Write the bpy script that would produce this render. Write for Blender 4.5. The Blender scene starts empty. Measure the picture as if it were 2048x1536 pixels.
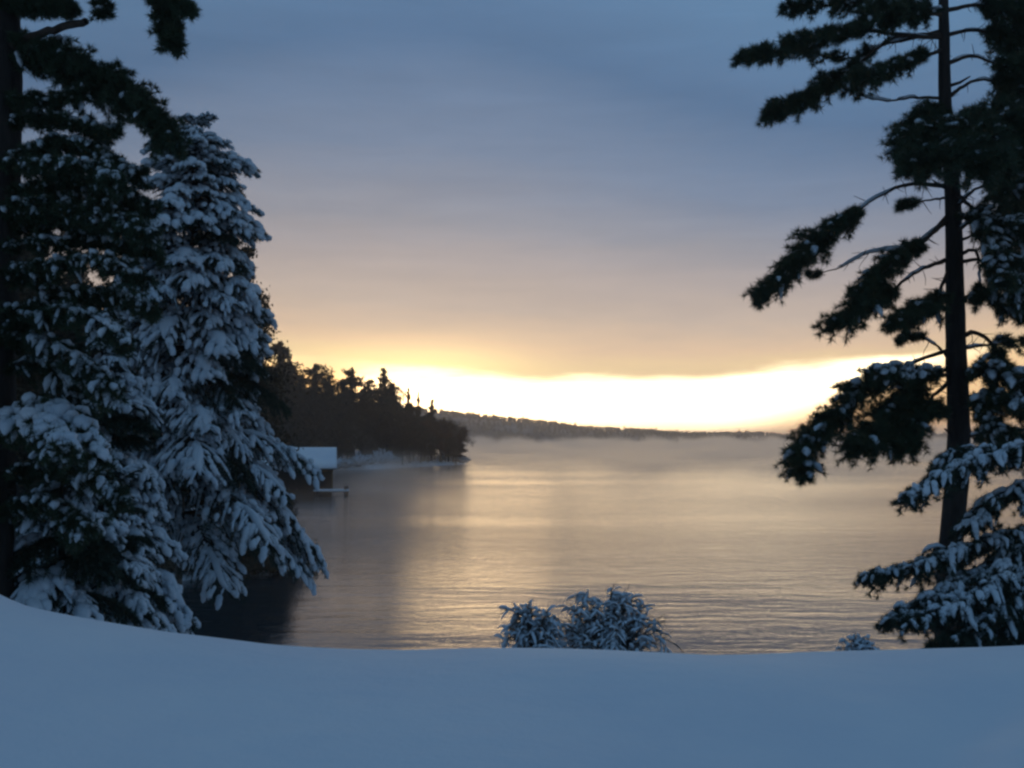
import bpy, math, random
import numpy as np
from mathutils import Vector

R = math.radians
sc = bpy.context.scene
col = sc.collection
rng = np.random.default_rng(7)
random.seed(7)

# ------------------------------------------------------------------ camera
EYE = 5.5                                   # metres above the lake
PITCH = R(3.36)
FPX = 2010.0                                # focal length for a 2048 px wide frame
cam_data = bpy.data.cameras.new('camera')
cam_data.sensor_width = 36.0
cam_data.lens = 36.0 * FPX / 2048.0
cam_data.clip_start = 0.1
cam_data.clip_end = 20000.0
cam = bpy.data.objects.new('camera', cam_data)
cam.location = (0, 0, EYE)
cam.rotation_euler = (R(90) + PITCH, 0, 0)
col.objects.link(cam)
sc.camera = cam

# ------------------------------------------------------------------ render settings
sc.render.engine = 'CYCLES'
sc.view_settings.view_transform = 'Standard'
sc.view_settings.look = 'None'
sc.view_settings.exposure = 0.0
sc.view_settings.gamma = 1.0
sc.view_settings.use_curve_mapping = False
cy = sc.cycles
cy.use_denoising = True
cy.max_bounces = 7
cy.diffuse_bounces = 3
cy.glossy_bounces = 3
cy.volume_bounces = 4
cy.transparent_max_bounces = 6
cy.sample_clamp_indirect = 4.0
cy.pixel_filter_type = 'BLACKMAN_HARRIS'
cy.filter_width = 2.6                       # the photograph is soft
cy.volume_step_rate = 1.0
cy.volume_max_steps = 128

SUN_AZ, SUN_EL = R(-2.2), R(3.9)            # behind the wooded point

# ------------------------------------------------------------------ node helpers
def srgb(r, g, b):
    def f(c):
        c /= 255.0
        return c / 12.92 if c <= 0.04045 else ((c + 0.055) / 1.055) ** 2.4
    return (f(r), f(g), f(b), 1.0)

class NT:
    def __init__(s, tree):
        s.t = tree
        s.n = tree.nodes
        s.l = tree.links
    def node(s, typ, **kw):
        n = s.n.new(typ)
        for k, v in kw.items():
            setattr(n, k, v)
        return n
    def put(s, sock, v):
        if isinstance(v, bpy.types.NodeSocket):
            s.l.new(v, sock)
        else:
            sock.default_value = v
    def m(s, op, a, b=0.0, c=0.0, clamp=False):
        n = s.node('ShaderNodeMath', operation=op, use_clamp=clamp)
        s.put(n.inputs[0], a); s.put(n.inputs[1], b); s.put(n.inputs[2], c)
        return n.outputs[0]
    def smooth(s, v, a, b, lo=0.0, hi=1.0):
        n = s.node('ShaderNodeMapRange', interpolation_type='SMOOTHSTEP')
        s.put(n.inputs[0], v)
        for i, x in zip((1, 2, 3, 4), (a, b, lo, hi)):
            s.put(n.inputs[i], x)
        return n.outputs[0]
    def mix(s, f, a, b):
        n = s.node('ShaderNodeMix', data_type='RGBA')
        s.put(n.inputs[0], f); s.put(n.inputs[6], a); s.put(n.inputs[7], b)
        return n.outputs[2]
    def scale(s, c, k):
        n = s.node('ShaderNodeVectorMath', operation='SCALE')
        s.put(n.inputs[0], c); s.put(n.inputs[3], k)
        return n.outputs[0]
    def ramp(s, f, stops, interp='LINEAR'):
        n = s.node('ShaderNodeValToRGB')
        cr = n.color_ramp
        cr.interpolation = interp
        while len(cr.elements) > 1:
            cr.elements.remove(cr.elements[-1])
        cr.elements[0].position = stops[0][0]; cr.elements[0].color = stops[0][1]
        for p, c in stops[1:]:
            e = cr.elements.new(p); e.color = c
        s.put(n.inputs[0], f)
        return n.outputs[0]
    def noise(s, vec, scale=5.0, detail=4.0, rough=0.5, dist=0.0):
        n = s.node('ShaderNodeTexNoise')
        if vec is not None:
            s.put(n.inputs['Vector'], vec)
        n.inputs['Scale'].default_value = scale
        n.inputs['Detail'].default_value = detail
        n.inputs['Roughness'].default_value = rough
        n.inputs['Distortion'].default_value = dist
        return n.outputs[0]
    def vscale(s, vec, k):
        n = s.node('ShaderNodeMapping')
        s.put(n.inputs[0], vec)
        n.inputs['Scale'].default_value = k
        return n.outputs[0]

# ------------------------------------------------------------------ world: cloud deck over a bright clear band
world = bpy.data.worlds.new('World')
sc.world = world
world.use_nodes = True
W = NT(world.node_tree)
W.n.clear()
tc = W.node('ShaderNodeTexCoord')
sep = W.node('ShaderNodeSeparateXYZ')
W.l.new(tc.outputs['Generated'], sep.inputs[0])
DEG = 180 / math.pi
elev = W.m('MULTIPLY', W.m('ARCSINE', sep.outputs[2]), DEG)
azim = W.m('MULTIPLY', W.m('ARCTAN2', sep.outputs[0], sep.outputs[1]), DEG)
# lower edge of the cloud deck in degrees, lowest a little right of the glow
d5 = W.m('SUBTRACT', azim, 5.0)
edge = W.m('ADD', W.m('MINIMUM', W.m('MULTIPLY', W.m('MULTIPLY', d5, d5), 0.0038), 1.6), 3.25)
streak = W.noise(W.vscale(tc.outputs['Generated'], (3.0, 3.0, 26.0)), 1.6, 5.0, 0.55)
soft = W.noise(W.vscale(tc.outputs['Generated'], (1.0, 1.0, 3.0)), 2.2, 4.0, 0.5)
lumps = W.noise(W.vscale(tc.outputs['Generated'], (9.0, 9.0, 40.0)), 1.7, 5.0, 0.6)
edge = W.m('ADD', edge, W.m('ADD', W.m('MULTIPLY', W.m('SUBTRACT', streak, 0.5), 1.3), W.m('MULTIPLY', W.m('SUBTRACT', lumps, 0.5), 0.8)))
above = W.m('SUBTRACT', elev, edge)
def soft_abs(v, k=12.0):
    return W.m('SUBTRACT', W.m('SQRT', W.m('ADD', W.m('MULTIPLY', v, v), k * k)), k * 0.8)
far_az = soft_abs(W.m('ADD', azim, 4.0))
away = W.m('MINIMUM', far_az, 60.0)
up = W.m('MULTIPLY', above, W.m('ADD', 1.0, W.m('MULTIPLY', away, 0.038)))
up = W.m('ADD', up, W.m('MULTIPLY', W.m('SUBTRACT', soft, 0.5), W.smooth(above, 2.0, 12.0, 0.0, 3.4)))
up = W.m('ADD', up, W.smooth(far_az, 28.0, 85.0, 0.0, 15.0))
deck = W.ramp(W.m('DIVIDE', W.m('MAXIMUM', up, 0.0), 32.0), [
    (0.0, srgb(255, 240, 190)), (0.9 / 32, srgb(255, 223, 172)), (2.2 / 32, srgb(240, 207, 173)),
    (4.6 / 32, srgb(206, 187, 172)), (7.4 / 32, srgb(182, 171, 168)), (10.5 / 32, srgb(154, 155, 165)),
    (14.5 / 32, srgb(124, 139, 163)), (21.0 / 32, srgb(91, 119, 153)), (1.0, srgb(100, 136, 172))])
cloud = W.noise(W.vscale(tc.outputs['Generated'], (2.2, 2.2, 17.0)), 2.6, 6.0, 0.6, 0.4)
deck = W.scale(deck, W.m('ADD', 1.0, W.m('MULTIPLY', W.m('SUBTRACT', cloud, 0.5), W.smooth(above, 0.5, 5.0, 0.05, 0.24))))
deck = W.scale(deck, W.m('MULTIPLY', W.m('ADD', 1.0, W.m('MULTIPLY', W.smooth(soft_abs(W.m('SUBTRACT', azim, 4.0)), 4.0, 36.0), -0.26)), W.smooth(far_az, 40.0, 150.0, 1.0, 0.86)))
# glow through the thin rim of the deck, strongest over the wooded point
g1 = W.m('MULTIPLY', W.m('ADD', azim, 5.5), 0.16)
g2 = W.m('MULTIPLY', W.m('SUBTRACT', elev, 4.3), 0.7)
glow = W.m('EXPONENT', W.m('MULTIPLY', W.m('ADD', W.m('MULTIPLY', g1, g1), W.m('MULTIPLY', g2, g2)), -1.0))
deck_lit = W.node('ShaderNodeVectorMath', operation='ADD')
W.l.new(deck, deck_lit.inputs[0])
gl = W.node('ShaderNodeVectorMath', operation='SCALE')
gl.inputs[0].default_value = (0.75, 0.52, 0.16)
W.put(gl.inputs[3], glow)
W.l.new(gl.outputs[0], deck_lit.inputs[1])
# clear band
nish = W.node('ShaderNodeTexSky', sky_type='NISHITA')
nish.sun_disc = False
nish.sun_elevation = SUN_EL
nish.sun_rotation = SUN_AZ
az_e = W.m('SUBTRACT', azim, W.m('MULTIPLY', W.m('SUBTRACT', elev, 1.5), 2.4))
band_mask = W.m('MULTIPLY', W.smooth(azim, -10.5, -5.5), W.smooth(az_e, 12.0, 19.0, 1.0, 0.0))
band_off = W.mix(W.smooth(far_az, 22.0, 80.0), srgb(232, 190, 148), srgb(104, 126, 156))
band_col = W.mix(band_mask, band_off, (4.6, 3.75, 2.5, 1.0))
nsc = W.scale(nish.outputs[0], 0.05)
band = W.node('ShaderNodeVectorMath', operation='ADD')
W.l.new(band_col, band.inputs[0]); W.l.new(nsc, band.inputs[1])
deck_mask = W.smooth(above, -0.6, 0.75)
skycol = W.mix(deck_mask, band.outputs[0], deck_lit.outputs[0])
skycol = W.mix(W.smooth(elev, -1.5, -0.2, 1.0, 0.0), skycol, srgb(120, 112, 110))
bg = W.node('ShaderNodeBackground')
W.l.new(skycol, bg.inputs[0])
bg.inputs[1].default_value = 1.0
wo = W.node('ShaderNodeOutputWorld')
W.l.new(bg.outputs[0], wo.inputs[0])

# ------------------------------------------------------------------ sun, veiled and about to set
sun_data = bpy.data.lights.new('sun', 'SUN')
sun_data.energy = 0.04
sun_data.angle = R(9.0)
sun_data.color = (1.0, 0.66, 0.34)
sun = bpy.data.objects.new('sun', sun_data)
sd = Vector((math.sin(SUN_AZ) * math.cos(SUN_EL), math.cos(SUN_AZ) * math.cos(SUN_EL), math.sin(SUN_EL)))
sun.rotation_euler = (-sd).to_track_quat('-Z', 'Y').to_euler()
col.objects.link(sun)

# ------------------------------------------------------------------ geometry helpers
def at(px, py, Y):
    """point at depth Y (metres) seen at pixel (px, py) of the 2048x1536 frame"""
    u = (px - 1024) / FPX
    v = (768 - py) / FPX
    yd = math.cos(PITCH) - math.sin(PITCH) * v
    zd = math.sin(PITCH) + math.cos(PITCH) * v
    k = Y / yd
    return np.array((u * k, Y, EYE + zd * k))

def unit(a):
    return a / np.maximum(np.linalg.norm(a, axis=-1, keepdims=True), 1e-9)

class Geo:
    def __init__(s):
        s.v = []; s.t = []; s.q = []; s.n = 0
    def add(s, v, tris=None, quads=None):
        v = np.asarray(v, dtype=np.float32).reshape(-1, 3)
        if tris is not None and len(tris):
            s.t.append(np.asarray(tris, dtype=np.int32) + s.n)
        if quads is not None and len(quads):
            s.q.append(np.asarray(quads, dtype=np.int32) + s.n)
        s.v.append(v); s.n += len(v)
        return s
    def empty(s):
        return s.n == 0
    def mesh(s, name, mat, smooth=True):
        me = bpy.data.meshes.new(name)
        v = np.concatenate(s.v)
        t = np.concatenate(s.t) if s.t else np.zeros((0, 3), np.int32)
        q = np.concatenate(s.q) if s.q else np.zeros((0, 4), np.int32)
        nt, nq = len(t), len(q)
        me.vertices.add(len(v))
        me.vertices.foreach_set('co', v.ravel())
        me.loops.add(nt * 3 + nq * 4)
        me.loops.foreach_set('vertex_index', np.concatenate([t.ravel(), q.ravel()]).astype(np.int32))
        me.polygons.add(nt + nq)
        ls = np.concatenate([np.arange(nt) * 3, nt * 3 + np.arange(nq) * 4]).astype(np.int32)
        me.polygons.foreach_set('loop_start', ls)
        me.polygons.foreach_set('use_smooth', np.full(nt + nq, smooth))
        me.update(calc_edges=True)
        me.materials.append(mat)
        return me

def link(name, me, parent=None):
    o = bpy.data.objects.new(name, me)
    col.objects.link(o)
    if parent is not None:
        o.parent = parent
        if name in ('needles', 'snow', 'crown', 'twigs'):
            o['kind'] = 'stuff'          # too fine to pick apart singly
    return o

def tag(o, label=None, cat=None, group=None, kind=None):
    if label: o['label'] = label
    if cat: o['category'] = cat
    if group: o['group'] = group
    if kind: o['kind'] = kind
    return o

def thing(name, loc, label, cat, group=None, rz=0.0):
    o = bpy.data.objects.new(name, None)
    o.location = Vector([float(c) for c in loc])
    o.rotation_euler = (0, 0, rz)
    o.empty_display_size = 0.3
    col.objects.link(o)
    return tag(o, label, cat, group)

def resample(P, n, jitter=0.0, g=None):
    """Catmull-Rom through control points"""
    P = np.asarray(P, float)
    if len(P) == 2:
        out = P[0] + (P[1] - P[0]) * np.linspace(0, 1, n)[:, None]
    else:
        E = np.vstack([2 * P[0] - P[1], P, 2 * P[-1] - P[-2]])
        d = np.concatenate([[0], np.cumsum(np.linalg.norm(np.diff(P, axis=0), axis=1))])
        ts = np.interp(np.linspace(0, d[-1], n), d, np.arange(len(P)))
        i = np.minimum(ts.astype(int), len(P) - 2)
        f = (ts - i)[:, None]
        a, b, c, e = E[i], E[i + 1], E[i + 2], E[i + 3]
        out = 0.5 * (2 * b + (c - a) * f + (2 * a - 5 * b + 4 * c - e) * f ** 2 + (3 * b - 3 * c + e - a) * f ** 3)
    if jitter and g is not None:
        j = g.normal(0, jitter, (n, 3)); j[0] = 0
        out = out + j
    return out

def tubes(geo, P, Rd, sides=5, squash=1.0, lumpy=0.0, g=None):
    """P (N,n,3) polylines, Rd (N,n) radii, one tube each"""
    P = np.asarray(P, float)
    if P.ndim == 2:
        P = P[None]; Rd = np.asarray(Rd, float)[None]
    N, n, _ = P.shape
    if N == 0:
        return
    T = unit(np.gradient(P, axis=1))
    upv = np.zeros_like(T); upv[..., 2] = 1
    vert = np.abs(T[..., 2]) > 0.97
    upv[vert] = (0, 1, 0)
    S = unit(np.cross(T, upv))
    U = np.cross(S, T)
    a = np.arange(sides) / sides * 2 * math.pi
    rr = Rd[:, :, None] * np.ones(sides)
    if lumpy:
        rr = rr * (1 + g.uniform(-lumpy, lumpy, rr.shape))
    V = P[:, :, None, :] + rr[..., None] * (np.cos(a)[:, None] * S[:, :, None, :] + squash * np.sin(a)[:, None] * U[:, :, None, :])
    k = np.arange(n - 1)[:, None] * sides
    s0 = np.arange(sides)[None]
    s1 = (s0 + 1) % sides
    Q = np.stack([k + s0, k + s1, k + sides + s1, k + sides + s0], -1).reshape(-1, 4)
    Q = (np.arange(N)[:, None, None] * (n * sides) + Q[None]).reshape(-1, 4)
    geo.add(V.reshape(-1, 3), quads=Q)

def needles(geo, B, D, L, w, g):
    """thin triangles: B base (N,3), D direction, L length, w width"""
    N = len(B)
    if N == 0:
        return
    D = unit(D)
    S = unit(np.cross(D, g.normal(0, 1, (N, 3))))
    w = np.broadcast_to(w, (N,))[:, None]
    L = np.broadcast_to(L, (N,))[:, None]
    V = np.stack([B - S * w * 0.5, B + S * w * 0.5, B + D * L], 1)
    geo.add(V.reshape(-1, 3), tris=np.arange(N * 3).reshape(-1, 3))

def box(geo, c, s, rz=0.0, M=None):
    c = np.asarray(c, float); h = np.asarray(s, float) / 2
    v = np.array([(x, y, z) for x in (-1, 1) for y in (-1, 1) for z in (-1, 1)], float) * h
    if rz:
        cs, sn = math.cos(rz), math.sin(rz)
        v = np.stack([v[:, 0] * cs - v[:, 1] * sn, v[:, 0] * sn + v[:, 1] * cs, v[:, 2]], 1)
    f = [(0, 1, 3, 2), (4, 6, 7, 5), (0, 4, 5, 1), (2, 3, 7, 6), (0, 2, 6, 4), (1, 5, 7, 3)]
    geo.add(v + c, quads=f)

# ------------------------------------------------------------------ materials
def material(name):
    m = bpy.data.materials.new(name)
    m.use_nodes = True
    N = NT(m.node_tree)
    b = N.n['Principled BSDF']
    return m, N, b

def mat_basic(name, c1, c2, scale=3.0, rough=0.85, bump=0.3, bump_scale=None, stretch=(1, 1, 1), dist=0.02, spec=0.3):
    m, N, b = material(name)
    t = N.node('ShaderNodeTexCoord')
    v = N.vscale(t.outputs['Object'], stretch)
    f = N.noise(v, scale, 6.0, 0.6)
    N.put(b.inputs['Base Color'], N.ramp(f, [(0.3, (*c1, 1)), (0.7, (*c2, 1))]))
    b.inputs['Roughness'].default_value = rough
    b.inputs['Specular IOR Level'].default_value = spec
    if bump:
        bn = N.node('ShaderNodeBump')
        bn.inputs['Strength'].default_value = bump
        bn.inputs['Distance'].default_value = dist
        N.l.new(N.noise(v, bump_scale or scale * 4, 5.0, 0.6), bn.inputs['Height'])
        N.l.new(bn.outputs[0], b.inputs['Normal'])
    return m

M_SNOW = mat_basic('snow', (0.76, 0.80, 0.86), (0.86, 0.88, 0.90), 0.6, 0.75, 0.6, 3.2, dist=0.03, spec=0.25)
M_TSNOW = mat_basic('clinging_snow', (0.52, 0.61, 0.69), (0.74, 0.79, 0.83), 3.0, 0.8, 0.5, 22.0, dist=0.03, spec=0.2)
M_BARK = mat_basic('pine_bark', (0.014, 0.013, 0.012), (0.045, 0.040, 0.036), 6.0, 0.95, 0.9, 9.0, stretch=(1, 1, 0.22), dist=0.05)
M_PALEBARK = mat_basic('pale_bark', (0.10, 0.085, 0.07), (0.22, 0.18, 0.14), 9.0, 0.9, 0.6, 20.0, stretch=(1, 1, 0.4), dist=0.01)
M_TWIG = mat_basic('twig_bark', (0.03, 0.022, 0.017), (0.075, 0.055, 0.042), 10.0, 0.9, 0.0)
M_PINE = mat_basic('pine_needles', (0.022, 0.040, 0.022), (0.058, 0.085, 0.045), 2.2, 0.7, 0.0)
M_SPRUCE = mat_basic('spruce_needles', (0.018, 0.034, 0.024), (0.048, 0.072, 0.046), 2.5, 0.7, 0.0)
M_FARPINE = mat_basic('far_pine_foliage', (0.046, 0.038, 0.022), (0.105, 0.078, 0.045), 0.35, 0.9, 0.0)
M_RUSSET = mat_basic('russet_foliage', (0.060, 0.034, 0.018), (0.150, 0.080, 0.036), 0.3, 0.9, 0.0)
M_BRUSH = mat_basic('bare_twigs', (0.08, 0.065, 0.055), (0.18, 0.145, 0.115), 4.0, 0.9, 0.0)
M_WALL = mat_basic('weathered_boards', (0.014, 0.011, 0.008), (0.036, 0.027, 0.018), 3.0, 0.85, 0.5, 12.0, stretch=(6, 6, 0.5), dist=0.02)
M_TRIM = mat_basic('ochre_trim', (0.10, 0.07, 0.03), (0.17, 0.12, 0.05), 5.0, 0.8, 0.2)
M_SHINGLE = mat_basic('dark_roofing', (0.03, 0.03, 0.032), (0.06, 0.058, 0.056), 5.0, 0.9, 0.4)
M_DARK = mat_basic('near_black', (0.012, 0.011, 0.010), (0.025, 0.022, 0.018), 5.0, 0.9, 0.0)  # near-black tone shared by foundation, boat doors and piles
M_PLANK = mat_basic('dock_wood', (0.07, 0.06, 0.05), (0.15, 0.13, 0.11), 4.0, 0.9, 0.3)

# water
M_WATER, N, b = material('lake_water')
t = N.node('ShaderNodeTexCoord')
w1 = N.noise(N.vscale(t.outputs['Object'], (0.55, 1.5, 1)), 1.3, 4.0, 0.6)
w2 = N.noise(N.vscale(t.outputs['Object'], (0.05, 0.16, 1)), 1.0, 4.0, 0.6)
w3 = N.noise(N.vscale(t.outputs['Object'], (0.012, 0.03, 1)), 1.0, 3.0, 0.5)
psep = N.node('ShaderNodeSeparateXYZ')
N.l.new(t.outputs['Object'], psep.inputs[0])
amp = N.m('MULTIPLY', N.smooth(w3, 0.38, 0.62, 0.45, 1.0), N.smooth(psep.outputs[1], 32.0, 62.0, 1.0, 2.8))
w4 = N.noise(N.vscale(t.outputs['Object'], (1.1, 2.0, 1)), 3.0, 3.0, 0.6)
h = N.m('ADD', N.m('ADD', N.m('MULTIPLY', w4, N.m('MULTIPLY', amp, 0.011)), N.m('MULTIPLY', w1, N.m('MULTIPLY', amp, 0.03))), N.m('MULTIPLY', w2, 0.12))
bn = N.node('ShaderNodeBump')
bn.inputs['Strength'].default_value = 1.0
bn.inputs['Distance'].default_value = 1.0
N.l.new(h, bn.inputs['Height'])
N.l.new(bn.outputs[0], b.inputs['Normal'])
b.inputs['Base Color'].default_value = (0.018, 0.028, 0.034, 1)
b.inputs['Roughness'].default_value = 0.09
b.inputs['IOR'].default_value = 1.333

# far hillside
M_HILL, N, b = material('hillside')
t = N.node('ShaderNodeTexCoord')
f1 = N.noise(N.vscale(t.outputs['Object'], (0.02, 0.02, 0.05)), 1.0, 5.0, 0.6)
N.put(b.inputs['Base Color'], N.ramp(f1, [(0.45, (0.07, 0.055, 0.04, 1)), (0.66, (0.26, 0.25, 0.25, 1))]))
b.inputs['Roughness'].default_value = 0.95

# ------------------------------------------------------------------ terrain: snowy lawn, bank, left shore and the point, lake bed
def seg_dist(X, Y, poly):
    d = np.full(X.shape, 1e9)
    inside = np.zeros(X.shape, bool)
    n = len(poly)
    for i in range(n):
        x0, y0 = poly[i]; x1, y1 = poly[(i + 1) % n]
        dx, dy = x1 - x0, y1 - y0
        tt = np.clip(((X - x0) * dx + (Y - y0) * dy) / (dx * dx + dy * dy), 0, 1)
        d = np.minimum(d, np.hypot(X - x0 - tt * dx, Y - y0 - tt * dy))
        c = ((y0 > Y) != (y1 > Y))
        with np.errstate(divide='ignore', invalid='ignore'):
            xi = (x1 - x0) * (Y - y0) / (y1 - y0 if y1 != y0 else 1e-9) + x0
        inside ^= c & (X < xi)
    return np.where(inside, d, -d)

SHORE = [(-400, -60), (300, -60), (300, 30), (120, 27), (40, 24), (15, 23), (0, 22.5), (-6, 23.5), (-12.5, 31), (-13.5, 40.5), (-9.9, 42.5), (-9.8, 47), (-15, 53), (-22, 66),
         (-28, 96), (-34, 120), (-46, 150), (-50, 178), (-40, 196), (-30, 210), (-22, 236), (-12, 262), (-12.5, 276), (-24, 300),
         (-60, 345), (-140, 420), (-400, 460)]

def sstep(x, a, b):
    t = np.clip((x - a) / (b - a), 0, 1)
    return t * t * (3 - 2 * t)

CRX = np.array([-9, -4.6, -4.05, -3.65, -3.2, -2.6, -1.8, -0.8, 0, 1.5, 2.8, 4.5, 9.0])
CRZ = np.array([5.85, 5.22, 4.94, 4.76, 4.67, 4.56, 4.47, 4.41, 4.40, 4.375, 4.39, 4.45, 4.62]) - 0.458

def ground_z(X, Y):
    X = np.asarray(X, float); Y = np.asarray(Y, float)
    sdist = seg_dist(X, Y, SHORE)
    # near lawn height: set at the crest (7.6 m out)
    ex = X * 7.6 / np.maximum(Y, 7.6)
    z0 = np.interp(np.clip(ex, -9, 9), CRX, CRZ)
    z0 = np.where(Y < 7.6, np.interp(np.clip(X, -9, 9), CRX, CRZ), z0)
    s = Y - 6.6
    drop = np.where(s <= 0, -0.012 * s, np.where(s < 3.0, 0.062 * s * s, 0.062 * 9 + 0.372 * (s - 3)))
    near = z0 - drop + 0.055
    near = np.maximum(near, 0.05)
    # left shore and the point
    shore = 0.3 * np.clip(sdist, 0, 2) + 0.10 * np.clip(sdist - 2, 0, 40) + 0.15
    w = sstep(Y, 16, 30) 
    land = near * (1 - w) + shore * w
    land = np.where((Y < 30) & (sdist < 3), np.minimum(land, 0.2 + np.maximum(sdist, 0) * 1.2), land)
    und = 0.030 * np.sin(X * 0.9 + 0.4) * np.sin(Y * 1.1 + X * 0.35) + 0.012 * np.sin(X * 2.3 + Y * 1.7)
    und = und - 0.09 * np.exp(-((X - 1.7 - 0.75 * (Y - 4.6)) / 0.30) ** 2) * sstep(Y, 3.5, 5.2) * (1 - sstep(Y, 5.6, 6.6))
    bed = np.maximum(-3.0, sdist * 0.6)
    return np.where(sdist > 0, land + und * np.clip(sdist, 0, 1), bed - 0.02)

def spaced(lo, hi, n, k):
    u = np.linspace(-1, 1, n)
    s = np.sinh(u * k) / np.sinh(k)
    return np.where(s < 0, -s * lo, s * hi)

gx = spaced(-260, 260, 420, 5.0)
gy = np.concatenate([np.linspace(-30, 1.5, 12), np.linspace(2.0, 12, 110), 12 + (np.geomspace(1, 400, 330) - 1) * 1.0 + 0.08])
GX, GY = np.meshgrid(gx, gy)
GZ = ground_z(GX, GY)
geo = Geo()
ny, nx = GX.shape
ii = (np.arange(ny - 1)[:, None] * nx + np.arange(nx - 1)[None]).ravel()
geo.add(np.stack([GX, GY, GZ], -1), quads=np.stack([ii, ii + 1, ii + nx + 1, ii + nx], 1))
snow_ground = link('snowy_ground', geo.mesh('snowy_ground', M_SNOW))
tag(snow_ground, kind='structure')

# lake
geo = Geo()
geo.add([(-6000, -40, 0), (6000, -40, 0), (6000, 9000, 0), (-6000, 9000, 0)], quads=[(0, 1, 2, 3)])
tag(link('lake_water', geo.mesh('lake_water', M_WATER, False)), kind='structure')

# ------------------------------------------------------------------ far shore hill and its wood
FD = 1350.0
RPX = [-900, 0, 500, 800, 900, 960, 1050, 1150, 1250, 1400, 1480, 1520, 1560, 1620, 1700, 1850, 2100, 3000]
RPY = [840, 826, 812, 812, 824, 829, 841, 853, 861, 866, 867, 864, 866, 874, 878, 874, 868, 860]
hx = np.linspace(-1250, 1320, 420)
hpx = hx / FD * FPX + 1024
ridge = EYE + (886 - np.interp(hpx, RPX, RPY)) / FPX * FD
ridge = ridge - 3.0 + 1.2 * np.sin(hx * 0.013) + 0.8 * np.sin(hx * 0.047)
ridge = np.maximum(ridge, 1.5)
hy = np.array([-150, -135, -110, -60, 0, 90, 250])
prof = np.array([-1.0, 0.02, 0.22, 0.62, 1.0, 0.85, -0.2])
HX, HY = np.meshgrid(hx, hy)
HZ = prof[:, None] * ridge[None] 
HZ = np.where(HY <= -135, np.where(HY < -140, -2.0, 0.6), HZ)
HYY = HY + FD + 30 * np.sin(HX * 0.004)
geo = Geo()
ny, nx = HX.shape
ii = (np.arange(ny - 1)[:, None] * nx + np.arange(nx - 1)[None]).ravel()
geo.add(np.stack([HX, HYY, HZ], -1), quads=np.stack([ii, ii + 1, ii + nx + 1, ii + nx], 1))
tag(link('far_hill', geo.mesh('far_hill', M_HILL)), kind='structure')

g = np.random.default_rng(11)
NT_ = 7000
tx = g.uniform(-1200, 1280, NT_)
ty = np.where(g.random(NT_) < 0.45, g.uniform(-12, 10, NT_), g.uniform(-128, 0, NT_))
rz_ = np.interp(tx, hx, ridge)
tz = np.interp(ty, hy, prof) * rz_
tyy = ty + FD + 30 * np.sin(tx * 0.004)
th = g.uniform(4.0, 6.5, NT_) * (1 + 0.45 * (g.random(NT_) < 0.07))
geo = Geo()
B = np.stack([tx, tyy, tz], 1)
K = 26
fr = g.random((NT_, K)) ** 0.8
ang = g.uniform(0, 2 * math.pi, (NT_, K))
rad = (0.27 * th)[:, None] * (1.05 - fr) * g.uniform(0.5, 1.0, (NT_, K))
P = B[:, None] + np.stack([np.cos(ang) * rad, np.sin(ang) * rad, fr * th[:, None] * 0.95], -1)
D = np.stack([np.cos(ang), np.sin(ang), g.uniform(-0.3, 0.8, (NT_, K))], -1)
needles(geo, (P - D * 0.5).reshape(-1, 3), D.reshape(-1, 3), 2.2, 1.7, g)
tag(link('far_forest', geo.mesh('far_forest', M_FARPINE, False)),
    'dark low wood along the top of the hill on the far shore', 'forest', kind='stuff')

# ------------------------------------------------------------------ boughs
UPV = np.array([0, 0, 1.0])

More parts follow.
